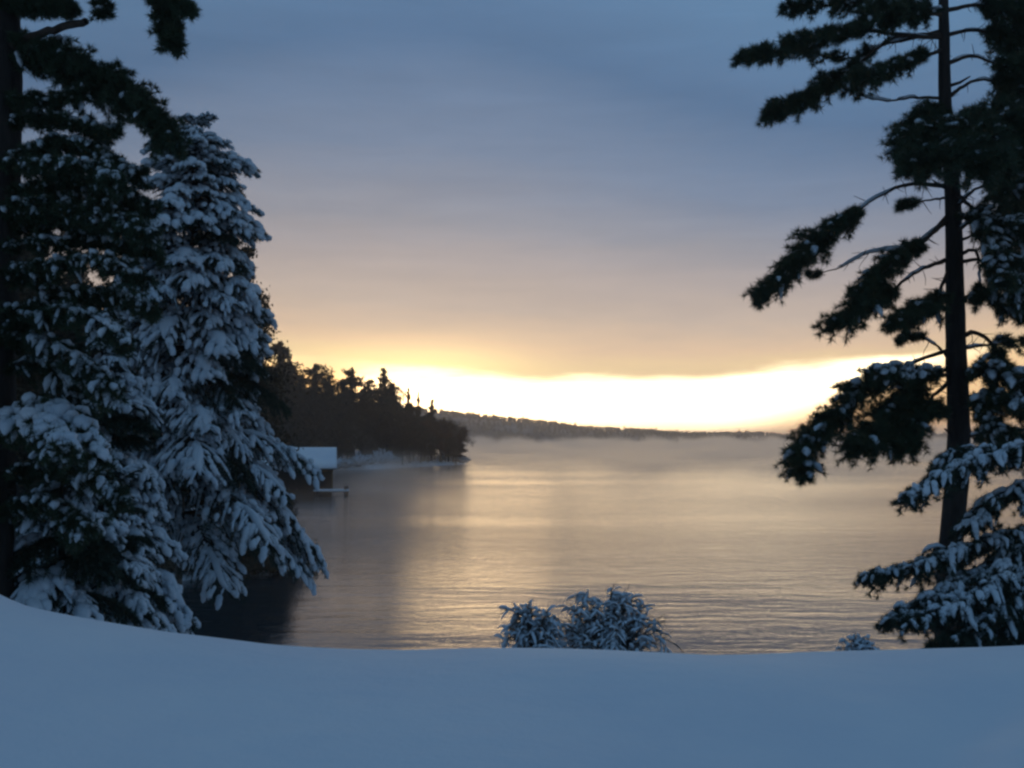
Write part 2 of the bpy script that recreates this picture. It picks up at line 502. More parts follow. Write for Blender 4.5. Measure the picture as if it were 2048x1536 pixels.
def pine_bough(g, P, r0=0.042, r1=0.008, f0=0.35, f1=1.0, spread=0.42, dens=34, flat=0.6, snow=0.25, tl=0.125, per=26, stem_snow=0.4, droop=0.15, sr=0.035):
    """one bough of a white pine: wood, needle tufts, clinging snow"""
    n = 22
    C = resample(P, n, 0.006, g)
    L = np.linalg.norm(np.diff(C, axis=0), axis=1).sum()
    wood, leaf, sn = Geo(), Geo(), Geo()
    tt = np.linspace(0, 1, n)
    tubes(wood, C, r0 + (r1 - r0) * tt ** 0.8, 6)
    N = max(6, int(dens * L * (f1 - f0)))
    t = np.sort(f0 + (f1 - f0) * g.random(N))
    idx = t * (n - 1); i = np.minimum(idx.astype(int), n - 2); f = (idx - i)[:, None]
    B = C[i] * (1 - f) + C[i + 1] * f
    T = unit(np.gradient(C, axis=0))[i]
    S = unit(np.cross(T, UPV))
    U = np.cross(S, T)
    a = g.uniform(0, 2 * math.pi, N)
    lat = np.cos(a)[:, None] * S + (np.sin(a) * flat + 0.12)[:, None] * U
    D = unit(T * g.uniform(0.35, 1.0, N)[:, None] + lat)
    u = (t - f0) / (f1 - f0)
    prof = 0.45 + 0.55 * np.sin(np.clip(u * 0.93 + 0.07, 0, 1) * math.pi) ** 0.6
    ln = spread * prof * (0.35 + 1.15 * g.random(N) ** 1.6)
    k = np.linspace(0, 1, 5)
    TW = B[:, None] + D[:, None] * (ln[:, None] * k)[..., None]
    TW[..., 2] -= droop * (ln[:, None] * k ** 2)
    TW += g.normal(0, 0.012, TW.shape) * k[None, :, None]
    tubes(wood, TW, np.full((N, 5), 1.0) * np.linspace(0.011, 0.004, 5), 3)
    # bare side twigs on the naked inner part
    nb_ = max(3, int(L * 5))
    j = g.integers(1, max(2, int(f0 * (n - 1)) + 4), nb_); j = np.minimum(j, n - 2)
    Db = unit(unit(C[j + 1] - C[j]) * 0.5 + unit(g.normal(0, 1, (nb_, 3))))
    lb = g.uniform(0.08, 0.30, nb_)
    BT = C[j][:, None] + Db[:, None] * (lb[:, None] * np.linspace(0, 1, 4))[..., None] + g.normal(0, 0.008, (nb_, 4, 3)) * np.linspace(0, 1, 4)[None, :, None]
    tubes(wood, BT, np.ones((nb_, 4)) * np.linspace(0.010, 0.004, 4), 3)
    # tufts
    kk = 6
    ft = np.linspace(0.38, 1.0, kk)
    ip = ft * 4; i0 = np.minimum(ip.astype(int), 3); fp = (ip - i0)[None, :, None]
    TB = TW[:, i0] * (1 - fp) + TW[:, i0 + 1] * fp
    TB = TB.reshape(-1, 3)
    TD = np.repeat(D, kk, axis=0)
    TB = TB + g.normal(0, 0.018, TB.shape)
    rep = np.repeat(np.arange(len(TB)), per)
    nd = unit(TD[rep] * 0.7 + unit(g.normal(0, 1, (len(rep), 3))) * 1.0 + UPV * 0.15)
    needles(leaf, TB[rep], nd, tl * g.uniform(0.6, 1.25, len(rep)), 0.011, g)
    # snow lying on twigs
    if snow > 0:
        sel = (g.random(N) < (snow if snow > 0.65 else snow * 0.5)) & (D[:, 2] < 0.75)
        if sel.sum():
            SP = TW[sel][:, 1:]
            m = SP.shape[0]
            SP = np.stack([resample(p, 7) for p in SP])
            base = np.array([0.25, 0.8, 1.05, 1.1, 1.0, 0.8, 0.15])
            rr = sr * g.uniform(0.7, 1.7, (m, 1)) * base * g.uniform(0.75, 1.25, (m, 7))
            SP[..., 2] += rr * 0.7 + 0.02
            tubes(sn, SP, rr, 7, 0.72, 0.16, g)
    if stem_snow > 0:
        m = 3
        q = C.copy()
        segs = []
        for _ in range(max(1, int(L * stem_snow * 2))):
            s = g.integers(1, n - 7)
            segs.append(q[s:s + 6])
        SP = np.stack(segs)
        base = np.array([0.1, 0.9, 1.1, 1.0, 0.8, 0.1])
        rr = 0.030 * g.uniform(0.7, 1.3, (len(segs), 1)) * base
        SP[..., 2] += 0.028
        tubes(sn, SP, rr, 6, 0.8, 0.12, g)
    return wood, leaf, sn

def attach_bough(root, parts, name='branch', leafmat=M_PINE):
    wood, leaf, sn = parts
    b = link(name, wood.mesh(name, M_TWIG), root)
    if not leaf.empty():
        link('needles', leaf.mesh('needles', leafmat, False), b)
    if not sn.empty():
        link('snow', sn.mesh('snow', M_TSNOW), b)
    return b

def local(P, root):
    return np.asarray(P, float) - np.array(root.location)

def px_poly(pts, Y0, Y1=None):
    """polyline of pixels, depth running from Y0 at the trunk to Y1 at the tip"""
    Y1 = Y0 if Y1 is None else Y1
    n = len(pts)
    return np.array([at(p[0], p[1], Y0 + (Y1 - Y0) * i / max(1, n - 1)) for i, p in enumerate(pts)])

# ------------------------------------------------------------------ tall white pine on the right
g = np.random.default_rng(21)
PD = 17.0
TRK = [(1893, 1420, ), (1897, 1180), (1903, 1080), (1914, 960), (1917, 860), (1912, 700), (1908, 500), (1903, 350), (1890, 200), (1888, 60), (1885, -120), (1890, -330)]
trk = np.array([at(x, y, PD) for x, y in TRK])
trk[0, 2] = ground_z(trk[0, 0], PD) - 0.3
base = trk[0].copy(); base[2] = ground_z(trk[0, 0], PD)
pine = thing('white_pine', base, 'tall white pine with a thick bare trunk and long ragged boughs over the lake', 'tree')
geo = Geo()
tp = resample(local(trk, pine), 40)
tr = np.interp(np.linspace(0, 1, 40), [0, 0.04, 0.2, 0.42, 0.66, 1.0], [0.34, 0.23, 0.20, 0.168, 0.115, 0.04])
tubes(geo, tp, tr, 16, 1.0, 0.05, g)
for zf, az, l in ((7.2, 2.6, .5), (5.9, 0.4, .35), (9.1, 3.4, .4), (8.2, 5.6, .45), (4.9, 2.9, .28), (10.9, 0.2, .4)):
    c0 = np.array([np.interp(zf, tp[:, 2], tp[:, 0]), 0, zf])
    dd = np.array([math.cos(az), -0.3, 0.25])
    tubes(geo, np.array([c0, c0 + dd * l * 0.6, c0 + dd * l + (0, 0, 0.05)]), np.array([0.035, 0.026, 0.012]), 6)
link('trunk', geo.mesh('trunk', M_BARK), pine)

RB = [  # pixels from the trunk outwards, tip depth, options
    ([(1885, -40), (1780, -10), (1680, 8), (1570, 12)], 16.4, dict(f0=0.5, spread=0.22, dens=40)),
    ([(1888, 30), (1810, 22), (1740, 30)], 16.0, dict(f0=0.15, spread=0.42, dens=90)),
    ([(1890, 75), (1800, 70), (1720, 60), (1640, 78), (1560, 100), (1482, 116)], 16.0, dict(f0=0.36, spread=0.30, dens=70, flat=0.5)),
    ([(1890, 60), (1820, 78), (1770, 88), (1720, 112), (1670, 118), (1600, 100)], 17.4, dict(f0=0.45, spread=0.2, dens=22)),
    ([(1888, 70), (1800, 72), (1750, 100), (1700, 142), (1640, 180), (1585, 212), (1535, 226)], 16.3, dict(f0=0.48, spread=0.28, dens=80)),
    ([(1885, 100), (1830, 118), (1760, 145), (1710, 158)], 15.8, dict(f0=0.2, spread=0.24, dens=70)),
    ([(1885, 196), (1820, 196), (1780, 202), (1730, 194), (1690, 184)], 16.8, dict(f0=0.8, spread=0.10, dens=10, r0=0.03, stem_snow=1.0)),
    ([(1890, 215), (1850, 225), (1825, 260), (1815, 320)], 15.2, dict(f0=0.2, spread=0.34, dens=80)),
    ([(1895, 240), (1870, 290), (1840, 330)], 14.6, dict(f0=0.1, spread=0.45, dens=100)),
    ([(1892, 372), (1820, 368), (1760, 392), (1700, 432), (1630, 490), (1575, 545), (1520, 588)], 16.2, dict(f0=0.42, spread=0.36, dens=95, snow=0.3)),
    ([(1888, 396), (1845, 402), (1800, 412)], 16.5, dict(f0=0.6, spread=0.12, dens=40, r0=0.025)),
    ([(1895, 430), (1865, 462), (1820, 492), (1740, 505), (1680, 535), (1615, 552)], 17.2, dict(f0=0.8, spread=0.1, dens=8, r0=0.035, stem_snow=1.6)),
    ([(1895, 440), (1850, 480), (1800, 515), (1755, 560), (1715, 590)], 16.0, dict(f0=0.3, spread=0.26, dens=75)),
    ([(1890, 520), (1830, 545), (1770, 590), (1720, 615), (1665, 650)], 15.6, dict(f0=0.45, spread=0.33, dens=80, snow=0.3)),
    ([(1898, 540), (1868, 600), (1830, 628), (1795, 645)], 15.8, dict(f0=0.3, spread=0.32, dens=110, flat=0.45)),
    ([(1900, 720), (1870, 690), (1835, 672), (1800, 682)], 17.4, dict(f0=0.55, spread=0.14, dens=40, r0=0.03)),
    ([(1900, 700), (1850, 715), (1790, 745), (1735, 770), (1690, 815), (1640, 865), (1605, 905), (1612, 955)], 15.8, dict(f0=0.32, spread=0.36, dens=100, snow=0.4, sr=0.05)),
    ([(1900, 735), (1850, 760), (1800, 810), (1760, 860), (1720, 890)], 15.4, dict(f0=0.3, spread=0.48, dens=130, snow=0.12)),
    ([(1902, 760), (1860, 800), (1820, 850), (1800, 890)], 15.6, dict(f0=0.35, spread=0.36, dens=110, snow=0.1)),
    ([(1905, 750), (1850, 752), (1800, 750), (1755, 752)], 15.8, dict(f0=0.2, spread=0.22, dens=80, snow=0.9, sr=0.05)),
    ([(1910, 830), (1880, 820), (1850, 830)], 16.2, dict(f0=0.3, spread=0.16, dens=50)),
    # right-hand side
    ([(1895, 20), (1950, 10), (2010, 20), (2100, 40)], 16.5, dict(f0=0.25, spread=0.45, dens=90)),
    ([(1895, 70), (1950, 60), (2020, 80), (2110, 100)], 17.5, dict(f0=0.35, spread=0.42, dens=80)),
    ([(1892, 130), (1940, 112), (1985, 125), (2060, 150)], 16.4, dict(f0=0.55, spread=0.35, dens=60, stem_snow=1.2)),
    ([(1892, 200), (1930, 170), (1975, 160), (2060, 190)], 16.8, dict(f0=0.55, spread=0.4, dens=70)),
    ([(1895, 250), (1950, 240), (2010, 260), (2090, 280)], 15.4, dict(f0=0.1, spread=0.5, dens=110)),
    ([(1895, 290), (1940, 290), (1990, 310), (2060, 330)], 15.0, dict(f0=0.05, spread=0.42, dens=100)),
    ([(1898, 440), (1930, 395), (1975, 370), (2060, 380)], 16.4, dict(f0=0.5, spread=0.36, dens=80, snow=0.75)),
    ([(1902, 470), (1950, 440), (2000, 450), (2080, 480)], 15.8, dict(f0=0.2, spread=0.38, dens=90, snow=0.75)),
    ([(1905, 520), (1950, 500), (1960, 560), (1958, 600)], 16.4, dict(f0=0.7, spread=0.2, dens=50)),
    ([(1905, 530), (1960, 520), (2010, 560), (2080, 600)], 15.9, dict(f0=0.35, spread=0.38, dens=90, snow=0.75)),
    ([(1910, 680), (1950, 665), (1985, 690), (2000, 730), (2030, 760)], 16.2, dict(f0=0.5, spread=0.25, dens=60, r0=0.055)),
    ([(1912, 700), (1970, 690), (2060, 680)], 17.3, dict(f0=0.5, spread=0.2, dens=30, stem_snow=1.4)),
    ([(1912, 760), (1960, 745), (2020, 760), (2090, 790)], 15.8, dict(f0=0.1, spread=0.32, dens=90, snow=0.8, sr=0.045)),
    ([(1912, 820), (1970, 800), (2040, 820), (2100, 850)], 15.4, dict(f0=0.2, spread=0.32, dens=80, snow=0.7, sr=0.045)),
    ([(1905, 380), (1945, 420), (1990, 500), (2010, 560)], 15.6, dict(f0=0.35, spread=0.30, dens=80, snow=0.7)),
    ([(1908, 600), (1960, 590), (2010, 610), (2070, 640)], 16.2, dict(f0=0.3, spread=0.26, dens=70, snow=0.7)),
    ([(1912, 790), (1950, 800), (1985, 850), (2040, 880)], 15.9, dict(f0=0.25, spread=0.28, dens=70, snow=0.75)),
    ([(1912, 880), (1950, 870), (1995, 880), (2060, 900)], 17.6, dict(f0=0.3, spread=0.26, dens=60, snow=0.5)),
    # boughs coming forward and going back, away from the sight of the camera
    ([(1890, 260), (1940, 262), (1960, 330)], 13.6, dict(f0=0.3, spread=0.5, dens=100)),
    ([(1888, -60), (1960, -80), (2010, -70)], 19.5, dict(f0=0.3, spread=0.5, dens=60)),
    ([(1888, -150), (1780, -150), (1700, -110)], 18.5, dict(f0=0.3, spread=0.5, dens=60)),
    ([(1888, -230), (1980, -250), (2070, -230)], 16.0, dict(f0=0.3, spread=0.5, dens=60)),
    ([(1889, -300), (1830, -340), (1770, -350)], 17.0, dict(f0=0.2, spread=0.5, dens=60)),
]
for pts, yt, kw in RB:
    kw = dict(kw)
    P = local(px_poly(pts, PD, yt), pine)
    attach_bough(pine, pine_bough(g, P, **kw))

# second pine at the frame's right edge, further back
g = np.random.default_rng(22)
bx = at(2135, 900, 21)
p2 = thing('white_pine', (bx[0], 21, float(ground_z(bx[0], 21))), 'second dark pine close behind the tall one, its dense crown filling the upper right corner', 'tree')
H2 = 17.0
geo = Geo()
tubes(geo, resample(np.array([(0, 0, -0.3), (0.1, 0, 6), (-0.1, 0.1, 12), (0, 0, H2)]), 24), np.linspace(0.3, 0.05, 24), 12, 1, 0.05, g)
link('trunk', geo.mesh('trunk', M_BARK), p2)
for k in range(52):
    zz = 8.2 + (H2 - 8.6) * (k / 51) ** 0.9
    az = g.uniform(0.0, 2 * math.pi) if k % 3 == 2 else g.uniform(math.pi * 0.75, math.pi * 1.4)
    ln = (2.5 * (1 - 0.6 * (zz - 8) / (H2 - 8))) * g.uniform(0.7, 1.1) * (0.8 if zz > 14 else 0.5 if zz < 10.5 else 0.7)
    d = np.array([math.cos(az), math.sin(az), 0])
    P = np.array([(0, 0, zz)]) + np.array([d * 0, d * ln * 0.5 + UPV * 0.15, d * ln + UPV * g.uniform(-0.35, 0.05)])
    attach_bough(p2, pine_bough(g, P, f0=0.25, spread=0.42, dens=70, snow=0.15))

# ------------------------------------------------------------------ big pine at the left edge
g = np.random.default_rng(23)
LD = 11.5
tb = at(-22, 900, LD)
gz = float(ground_z(tb[0], LD))
lp = thing('white_pine', (tb[0], LD, gz), 'big dark pine whose long shaggy bough arches over to the snowy spruce top', 'tree')
geo = Geo()
tubes(geo, resample(np.array([(0.02, 0, -0.4), (0, 0, 2.5), (0.03, 0, 6), (-0.05, 0, 9), (-0.1, 0, 13)]), 30), np.linspace(0.31, 0.12, 30), 16, 1, 0.05, g)
link('trunk', geo.mesh('trunk', M_BARK), lp)
LB = [
    ([(-20, 110), (50, 78), (110, 58), (172, 42)], 11.0, dict(f0=0.05, f1=0.35, spread=0.2, dens=30, r0=0.055, r1=0.04, snow=0.1)),
    ([(-20, 95), (80, 105), (170, 135), (240, 180), (300, 230), (345, 290)], 10.6, dict(f0=0.12, spread=0.27, dens=150, flat=0.75, snow=0.12, stem_snow=0)),
    ([(-20, 5), (40, 10), (90, 12), (135, 18)], 11.0, dict(f0=0.1, spread=0.15, dens=120, flat=0.6)),
    ([(-20, -90), (90, -80), (170, -50), (200, 0), (204, 28)], 10.8, dict(f0=0.5, spread=0.08, dens=60)),
    ([(-20, -120), (140, -120), (250, -70), (310, -10), (335, 40), (345, 90)], 10.6, dict(f0=0.62, spread=0.16, dens=90, flat=0.8, snow=0.05)),
    ([(-20, -140), (150, -130), (290, -60), (350, 0), (375, 20)], 10.4, dict(f0=0.7, spread=0.12, dens=80, snow=0.05)),
    ([(-20, 130), (40, 120), (120, 150), (190, 190)], 11.4, dict(f0=0.1, spread=0.18, dens=70, snow=0.3)),
    ([(-20, 200), (60, 205), (130, 198), (170, 190)], 10.9, dict(f0=0.1, spread=0.14, dens=90, snow=0.3)),
    ([(-20, 250), (60, 240), (130, 245), (200, 265), (222, 262)], 10.8, dict(f0=0.15, spread=0.13, dens=90, snow=0.2)),
    ([(-20, 345), (50, 305), (120, 288), (190, 300), (250, 340), (285, 352)], 10.7, dict(f0=0.15, spread=0.17, dens=110, snow=0.5, droop=0.5)),
    ([(-20, 330), (40, 330), (120, 330), (200, 345), (235, 365)], 10.2, dict(f0=0.15, spread=0.17, dens=110, snow=0.25, droop=0.4)),
    ([(-20, 400), (60, 378), (150, 372), (230, 392), (300, 420)], 10.8, dict(f0=0.1, spread=0.2, dens=130, snow=0.6, droop=0.4)),
    ([(-20, 430), (60, 420), (150, 425), (240, 445), (290, 470)], 10.3, dict(f0=0.1, spread=0.22, dens=150, snow=0.15)),
    ([(-20, 460), (60, 450), (150, 455), (220, 475)], 11.6, dict(f0=0.1, spread=0.22, dens=120, snow=0.1)),
    ([(-20, 510), (60, 490), (150, 480), (240, 488), (310, 510)], 10.9, dict(f0=0.1, spread=0.15, dens=90, snow=1.0, droop=0.5)),
    ([(-20, 545), (60, 540), (130, 522), (220, 525), (290, 560)], 10.4, dict(f0=0.1, spread=0.17, dens=90, snow=1.0, droop=0.6)),
    ([(-20, 560), (50, 548), (95, 560), (105, 610)], 11.2, dict(f0=0.1, spread=0.17, dens=80, snow=0.8, droop=0.6)),
    ([(-20, 640), (60, 615), (150, 590), (230, 592), (305, 620)], 10.8, dict(f0=0.1, spread=0.17, dens=90, snow=1.0, droop=0.6)),
    ([(-20, 670), (60, 640), (130, 620), (210, 650), (250, 690)], 10.3, dict(f0=0.1, spread=0.18, dens=90, snow=0.9, droop=0.6)),
    ([(-20, 700), (50, 672), (110, 690), (170, 735), (230, 790)], 10.6, dict(f0=0.1, spread=0.18, dens=90, snow=0.9, droop=0.6)),
    ([(-20, 760), (60, 720), (130, 760), (180, 820)], 11.2, dict(f0=0.1, spread=0.2, dens=90, snow=0.6, droop=0.6)),
    ([(-20, 860), (50, 825), (110, 825), (160, 860), (200, 920)], 10.4, dict(f0=0.1, spread=0.22, dens=110, snow=1.0, sr=0.05, droop=0.5)),
    ([(-20, 880), (40, 850), (90, 860), (130, 900)], 9.9, dict(f0=0.1, spread=0.2, dens=110, snow=1.0, sr=0.05, droop=0.5)),
    ([(-20, 970), (60, 935), (130, 935), (200, 960), (250, 1010)], 10.8, dict(f0=0.1, spread=0.2, dens=90, snow=0.7, droop=0.5)),
    ([(-20, 1040), (60, 1005), (120, 1020), (170, 1060)], 10.6, dict(f0=0.1, spread=0.2, dens=90, snow=0.6, droop=0.5)),
]
for pts, yt, kw in LB:
    P = local(px_poly(pts, LD, yt), lp)
    if pts[1][1] > 190 and kw['snow'] < 0.8:
        kw.update(snow=0.7, stem_snow=2.5, dens=kw['dens'] * 0.75)
    elif kw.get('snow', 0) >= 0.8:
        kw.update(snow=0.8, stem_snow=4.0, dens=kw['dens'] * 0.7)
    attach_bough(lp, pine_bough(g, P, tl=0.085, sr=kw.pop('sr', 0.026), **kw))
for k in range(34):        # far side and above the frame, multiplied and lengthened to shade the left snow
    zz = g.uniform(3.0, 12.6)
    az = g.uniform(math.pi * 0.35, math.pi * 1.75)
    ln = g.uniform(1.2, 2.8)
    d = np.array([math.cos(az), math.sin(az), 0])
    P = np.array([(0, 0, zz)]) + np.array([d * 0, d * ln * 0.5 + UPV * 0.2, d * ln + UPV * g.uniform(-0.4, 0.0)])
    attach_bough(lp, pine_bough(g, P, f0=0.2, spread=0.35, dens=45, snow=0.4, per=12))

# ------------------------------------------------------------------ snow-laden spruces
def spruce_branch(g, L, heavy=1.0):
    """one flat, drooping spruce branch growing along +X: stem, needles, snow load"""
    wood, leaf, sn = Geo(), Geo(), Geo()
    n = 12
    u = np.linspace(0, 1, n)
    dr = g.uniform(0.38, 0.6)
    C = np.stack([L * (u - 0.10 * u ** 2), g.normal(0, 0.02 * L, n) * u, L * (0.10 * u - dr * u ** 2)], 1)
    tubes(wood, C, np.linspace(0.022 * L ** 0.5 + 0.004, 0.005, n), 5)
    m = int(6 + 9.5 * L)
    t = np.concatenate([np.linspace(0.16, 0.97, m), np.linspace(0.14, 0.95, m)]) + g.uniform(-0.02, 0.02, 2 * m)
    side = np.repeat([1, -1], m)
    N = 2 * m
    ip = np.clip(t, 0, 0.999) * (n - 1); i0 = ip.astype(int); f = (ip - i0)[:, None]
    B = C[i0] * (1 - f) + C[i0 + 1] * f
    T = unit(np.gradient(C, axis=0))[i0]
    D = unit(T * 0.75 + np.outer(side, (0, 1, 0)) * g.uniform(0.5, 1.0, N)[:, None] + g.normal(0, 0.1, (N, 3)))
    ln = (0.13 + 0.42 * L * (1 - t) ** 0.8 * np.minimum(1, t / 0.3)) * g.uniform(0.7, 1.25, N)
    ln = np.minimum(ln, 0.75)
    k = np.linspace(0, 1, 7)
    TW = B[:, None] + D[:, None] * (ln[:, None] * k)[..., None]
    TW[..., 2] -= (ln * g.uniform(0.35, 0.85, N))[:, None] * k ** 2
    # the leader tip joins the twigs
    tip = C[-5:]
    TW = np.concatenate([TW, resample(tip, 7)[None]])
    N += 1
    D = np.concatenate([D, T[-1:]])
    ln = np.append(ln, 0.3 * L)
    tubes(wood, TW, np.ones((N, 7)) * np.linspace(0.007, 0.003, 7), 3)
    per = 120
    rep = np.repeat(np.arange(N), per)
    fr = g.random(len(rep)) * 6; a0 = np.minimum(fr.astype(int), 5); ff = (fr - a0)[:, None]
    NB = TW[rep, a0] * (1 - ff) + TW[rep, a0 + 1] * ff
    ND = unit(D[rep] * 0.8 + unit(g.normal(0, 1, (len(rep), 3))) - UPV * 0.35)
    needles(leaf, NB, ND, g.uniform(0.045, 0.095, len(rep)), 0.012, g)
    # snow: rounded clumps sitting on the twigs, with gaps between
    src = np.repeat(np.arange(N), 4)
    keep = g.random(len(src)) < 0.60 * heavy
    src = src[keep]
    m2 = len(src)
    st = g.uniform(0.0, 0.85, m2)
    le = np.clip(g.uniform(0.05, 0.15, m2) / np.maximum(ln[src], 0.1), 0.12, 0.7)
    q = np.clip(st[:, None] + (le[:, None]) * np.array([0, 0.08, 0.3, 0.5, 0.7, 0.92, 1.0]), 0, 1.1) * 6
    q0 = np.minimum(q.astype(int), 5); qf = (q - q0)[..., None]
    SP = TW[src[:, None], q0] * (1 - qf) + TW[src[:, None], q0 + 1] * qf
    SP = SP + unit(D[src])[:, None] * np.linspace(0, 0.02, 7)[None, :, None]
    SP = SP + g.normal(0, 0.02, (m2, 1, 3))
    rr = 0.017 + 0.043 * g.random((m2, 1)) ** 1.5
    rr = rr * heavy * np.array([0.05, 0.72, 1.02, 1.12, 1.0, 0.72, 0.05]) * g.uniform(0.85, 1.15, (m2, 7))
    SP[..., 2] += rr * 0.6 + 0.012
    tubes(sn, SP, rr, 7, 0.85, 0.2, g)
    thin = np.nonzero(g.random(N) < 0.45)[0]
    SP = TW[thin].copy()
    rr = g.uniform(0.014, 0.030, (len(thin), 1)) * np.array([0.3, 1, 1.1, 1, 1, 0.8, 0.15]) * g.uniform(0.6, 1.4, (len(thin), 7))
    SP[..., 2] += rr * 0.6 + 0.010
    tubes(sn, SP, rr, 6, 0.75, 0.2, g)
    for a_, b_ in ((1, 4), (4, 7), (7, 11)):
        if g.random() < 0.75:
            qq = resample(C[a_:b_ + 1], 6)
            r_ = g.uniform(0.04, 0.085) * min(1, L ** 0.5) * np.array([0.15, 0.9, 1.15, 1.1, 0.9, 0.15]) * g.uniform(0.8, 1.2, 6)
            qq[:, 2] += r_ * 0.6 + 0.01
            tubes(sn, qq, r_, 8, 0.8, 0.15, g)
    return wood, leaf, sn

g = np.random.default_rng(31)
SPR = {}
for cls, L in (('s', 0.55), ('m', 1.15), ('l', 1.9), ('x', 2.6)):
    SPR[cls] = []
    for v in range(4):
        w_, l_, s_ = spruce_branch(g, L, 1.0 if cls != 's' else 0.9)
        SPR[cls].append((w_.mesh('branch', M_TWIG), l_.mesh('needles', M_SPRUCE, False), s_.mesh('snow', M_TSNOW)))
SPL = {'s': 0.55, 'm': 1.15, 'l': 1.9, 'x': 2.6}

def put_branch(root, g, base, az, L, tilt, snow=True):
    cls = min(SPL, key=lambda c: abs(math.log(SPL[c] / L)))
    me = SPR[cls][g.integers(4)]
    b = link('branch', me[0], root)
    b.location = Vector([float(c) for c in base])
    k = L / SPL[cls]
    b.scale = (k, k * g.uniform(0.85, 1.15), k)
    b.rotation_euler = (g.uniform(-0.15, 0.15), -tilt, az)
    link('needles', me[1], b)
    if snow:
        link('snow', me[2], b)

def spruce(g, label, base, top, prof, z0, step=0.27, per=7, tilt0=0.75, tilt1=-0.02, azlim=None, rb=0.11, bark=None, nsnow=1.0, side=None, group=None):
    """prof(f): crown radius in metres at height fraction f (0 at the crown's foot, 1 at the tip)"""
    root = thing('snowy_spruce', base, label, 'tree', group)
    base = np.asarray(base, float); top = np.asarray(top, float)
    ax = top - base
    H = ax[2]
    geo = Geo()
    tubes(geo, resample(np.array([(0, 0, -0.3), ax * 0.5, ax]), 20), np.linspace(rb, 0.012, 20), 10, 1, 0.05, g)
    link('trunk', geo.mesh('trunk', bark or M_BARK), root)
    z = z0
    az0 = 0.0
    while z < H - 0.05:
        f = (z - z0) / (H - z0)
        r = prof(f)
        n = max(3, int(round(per * min(1, 0.35 + r / 1.6))))
        az0 += 2.4
        for j in range(n):
            az = az0 + j * 2 * math.pi / n + g.uniform(-0.35, 0.35)
            k = 1.0
            if side is not None:
                k = side(az % (2 * math.pi), f)
                if k <= 0.05:
                    continue
            c = ax * (z / H) + np.array((0, 0, g.uniform(-0.08, 0.08)))
            tl = tilt1 + (tilt0 - tilt1) * f ** 2.2
            # a drooping branch reaches about 0.86 of its length outwards
            put_branch(root, g, c, az, max(0.22, r * k * g.uniform(0.82, 1.12) / 0.86), tl + g.uniform(-0.12, 0.12), g.random() < nsnow * 0.9)
        z += step * (0.62 + 0.5 * (1 - f))
    # leader
    for _ in range(4):
        put_branch(root, g, ax * 0.985, g.uniform(0, 6.28), 0.3, 1.1)
    return root

g = np.random.default_rng(32)
SD = 18.0
tb = at(348, 1265, SD); tt_ = at(395, 240, SD)
sx, sz = tb[0], float(ground_z(tb[0], SD))
PF = np.array([0, 0.10, 0.22, 0.35, 0.48, 0.60, 0.70, 0.80, 0.88, 0.94, 1.0])
PR = np.array([2.45, 2.22, 1.75, 1.42, 1.26, 1.15, 1.02, 0.90, 0.70, 0.36, 0.12])
spruce(g, 'tall spruce loaded with thick snow, pale slender trunk, standing above the dark water', (sx, SD, sz), tt_ + np.array([0, 0, 0.05]),
       lambda f: float(np.interp(f, PF, PR)) * (1 + 0.12 * math.sin(f * 37)), 3.75, step=0.36, per=8, rb=0.085, bark=M_PALEBARK,
       side=lambda a, f: 1.0 if not (0.9 < a < 2.2) else 0.8)

# smaller snowy spruces crowding the foot of the tall one on its left
g = np.random.default_rng(33)
def small_spruce(px, pyb, pyt, D, w, label, per=7, z0=0.2, step=0.33, pxt=None):
    b0 = at(px, pyb, D)
    gz = float(ground_z(b0[0], D))
    tp_ = at(pxt or px, pyt, D)
    return spruce(g, label, (b0[0], D, gz), tp_, lambda f: w * (1 - f) ** 0.75 + 0.12, z0, step=step, per=per, rb=0.07, nsnow=0.68)
small_spruce(205, 1240, 640, 14.5, 1.15, 'middle sized snowy spruce tucked in between the tall spruce and the big left pine')
small_spruce(125, 1220, 870, 12.0, 0.85, 'short snowy spruce at the lawn edge in front of the big left pine')
small_spruce(238, 1250, 960, 12.8, 0.55, 'smallest snow covered spruce, low at the foot of the pale slender trunk')

# low spruce at the right, its snowy boughs cross in front of the bare pine trunk
g = np.random.default_rng(34)
QD = 13.0
qb = at(2165, 1300, QD)
rs = spruce(g, 'low spreading spruce whose snow covered boughs cross the foot of the tall pine trunk', (qb[0], QD, float(ground_z(qb[0], QD))),
       at(2180, 760, QD), lambda f: 1.55 * (1 - f) ** 0.7 + 0.15, 0.4, step=0.42, per=8, rb=0.12,
       side=lambda a, f: (0.0 if math.cos(a) < -0.45 else 1.0), nsnow=0.75)
RS = [([(2170, 880), (2050, 895), (1960, 920), (1880, 955), (1815, 1000)], 12.4),
      ([(2170, 900), (2060, 905), (1960, 905), (1880, 920)], 13.0),
      ([(2170, 960), (2060, 975), (1980, 1010), (1940, 1050)], 12.6),
      ([(2170, 1050), (2050, 1065), (1940, 1095), (1840, 1130), (1740, 1152)], 12.2),
      ([(2170, 1070), (2060, 1095), (1960, 1150), (1870, 1195), (1785, 1240)], 11.8),
      ([(2170, 1090), (2070, 1120), (1990, 1160), (1900, 1215), (1820, 1245)], 11.4),
      ([(2170, 1150), (2080, 1170), (2010, 1210), (1960, 1250)], 11.6),
      ([(2170, 1230), (2060, 1240), (1960, 1262), (1875, 1290)], 11.2),
      ([(2170, 1250), (2080, 1260), (2000, 1280), (1900, 1300)], 11.8)]
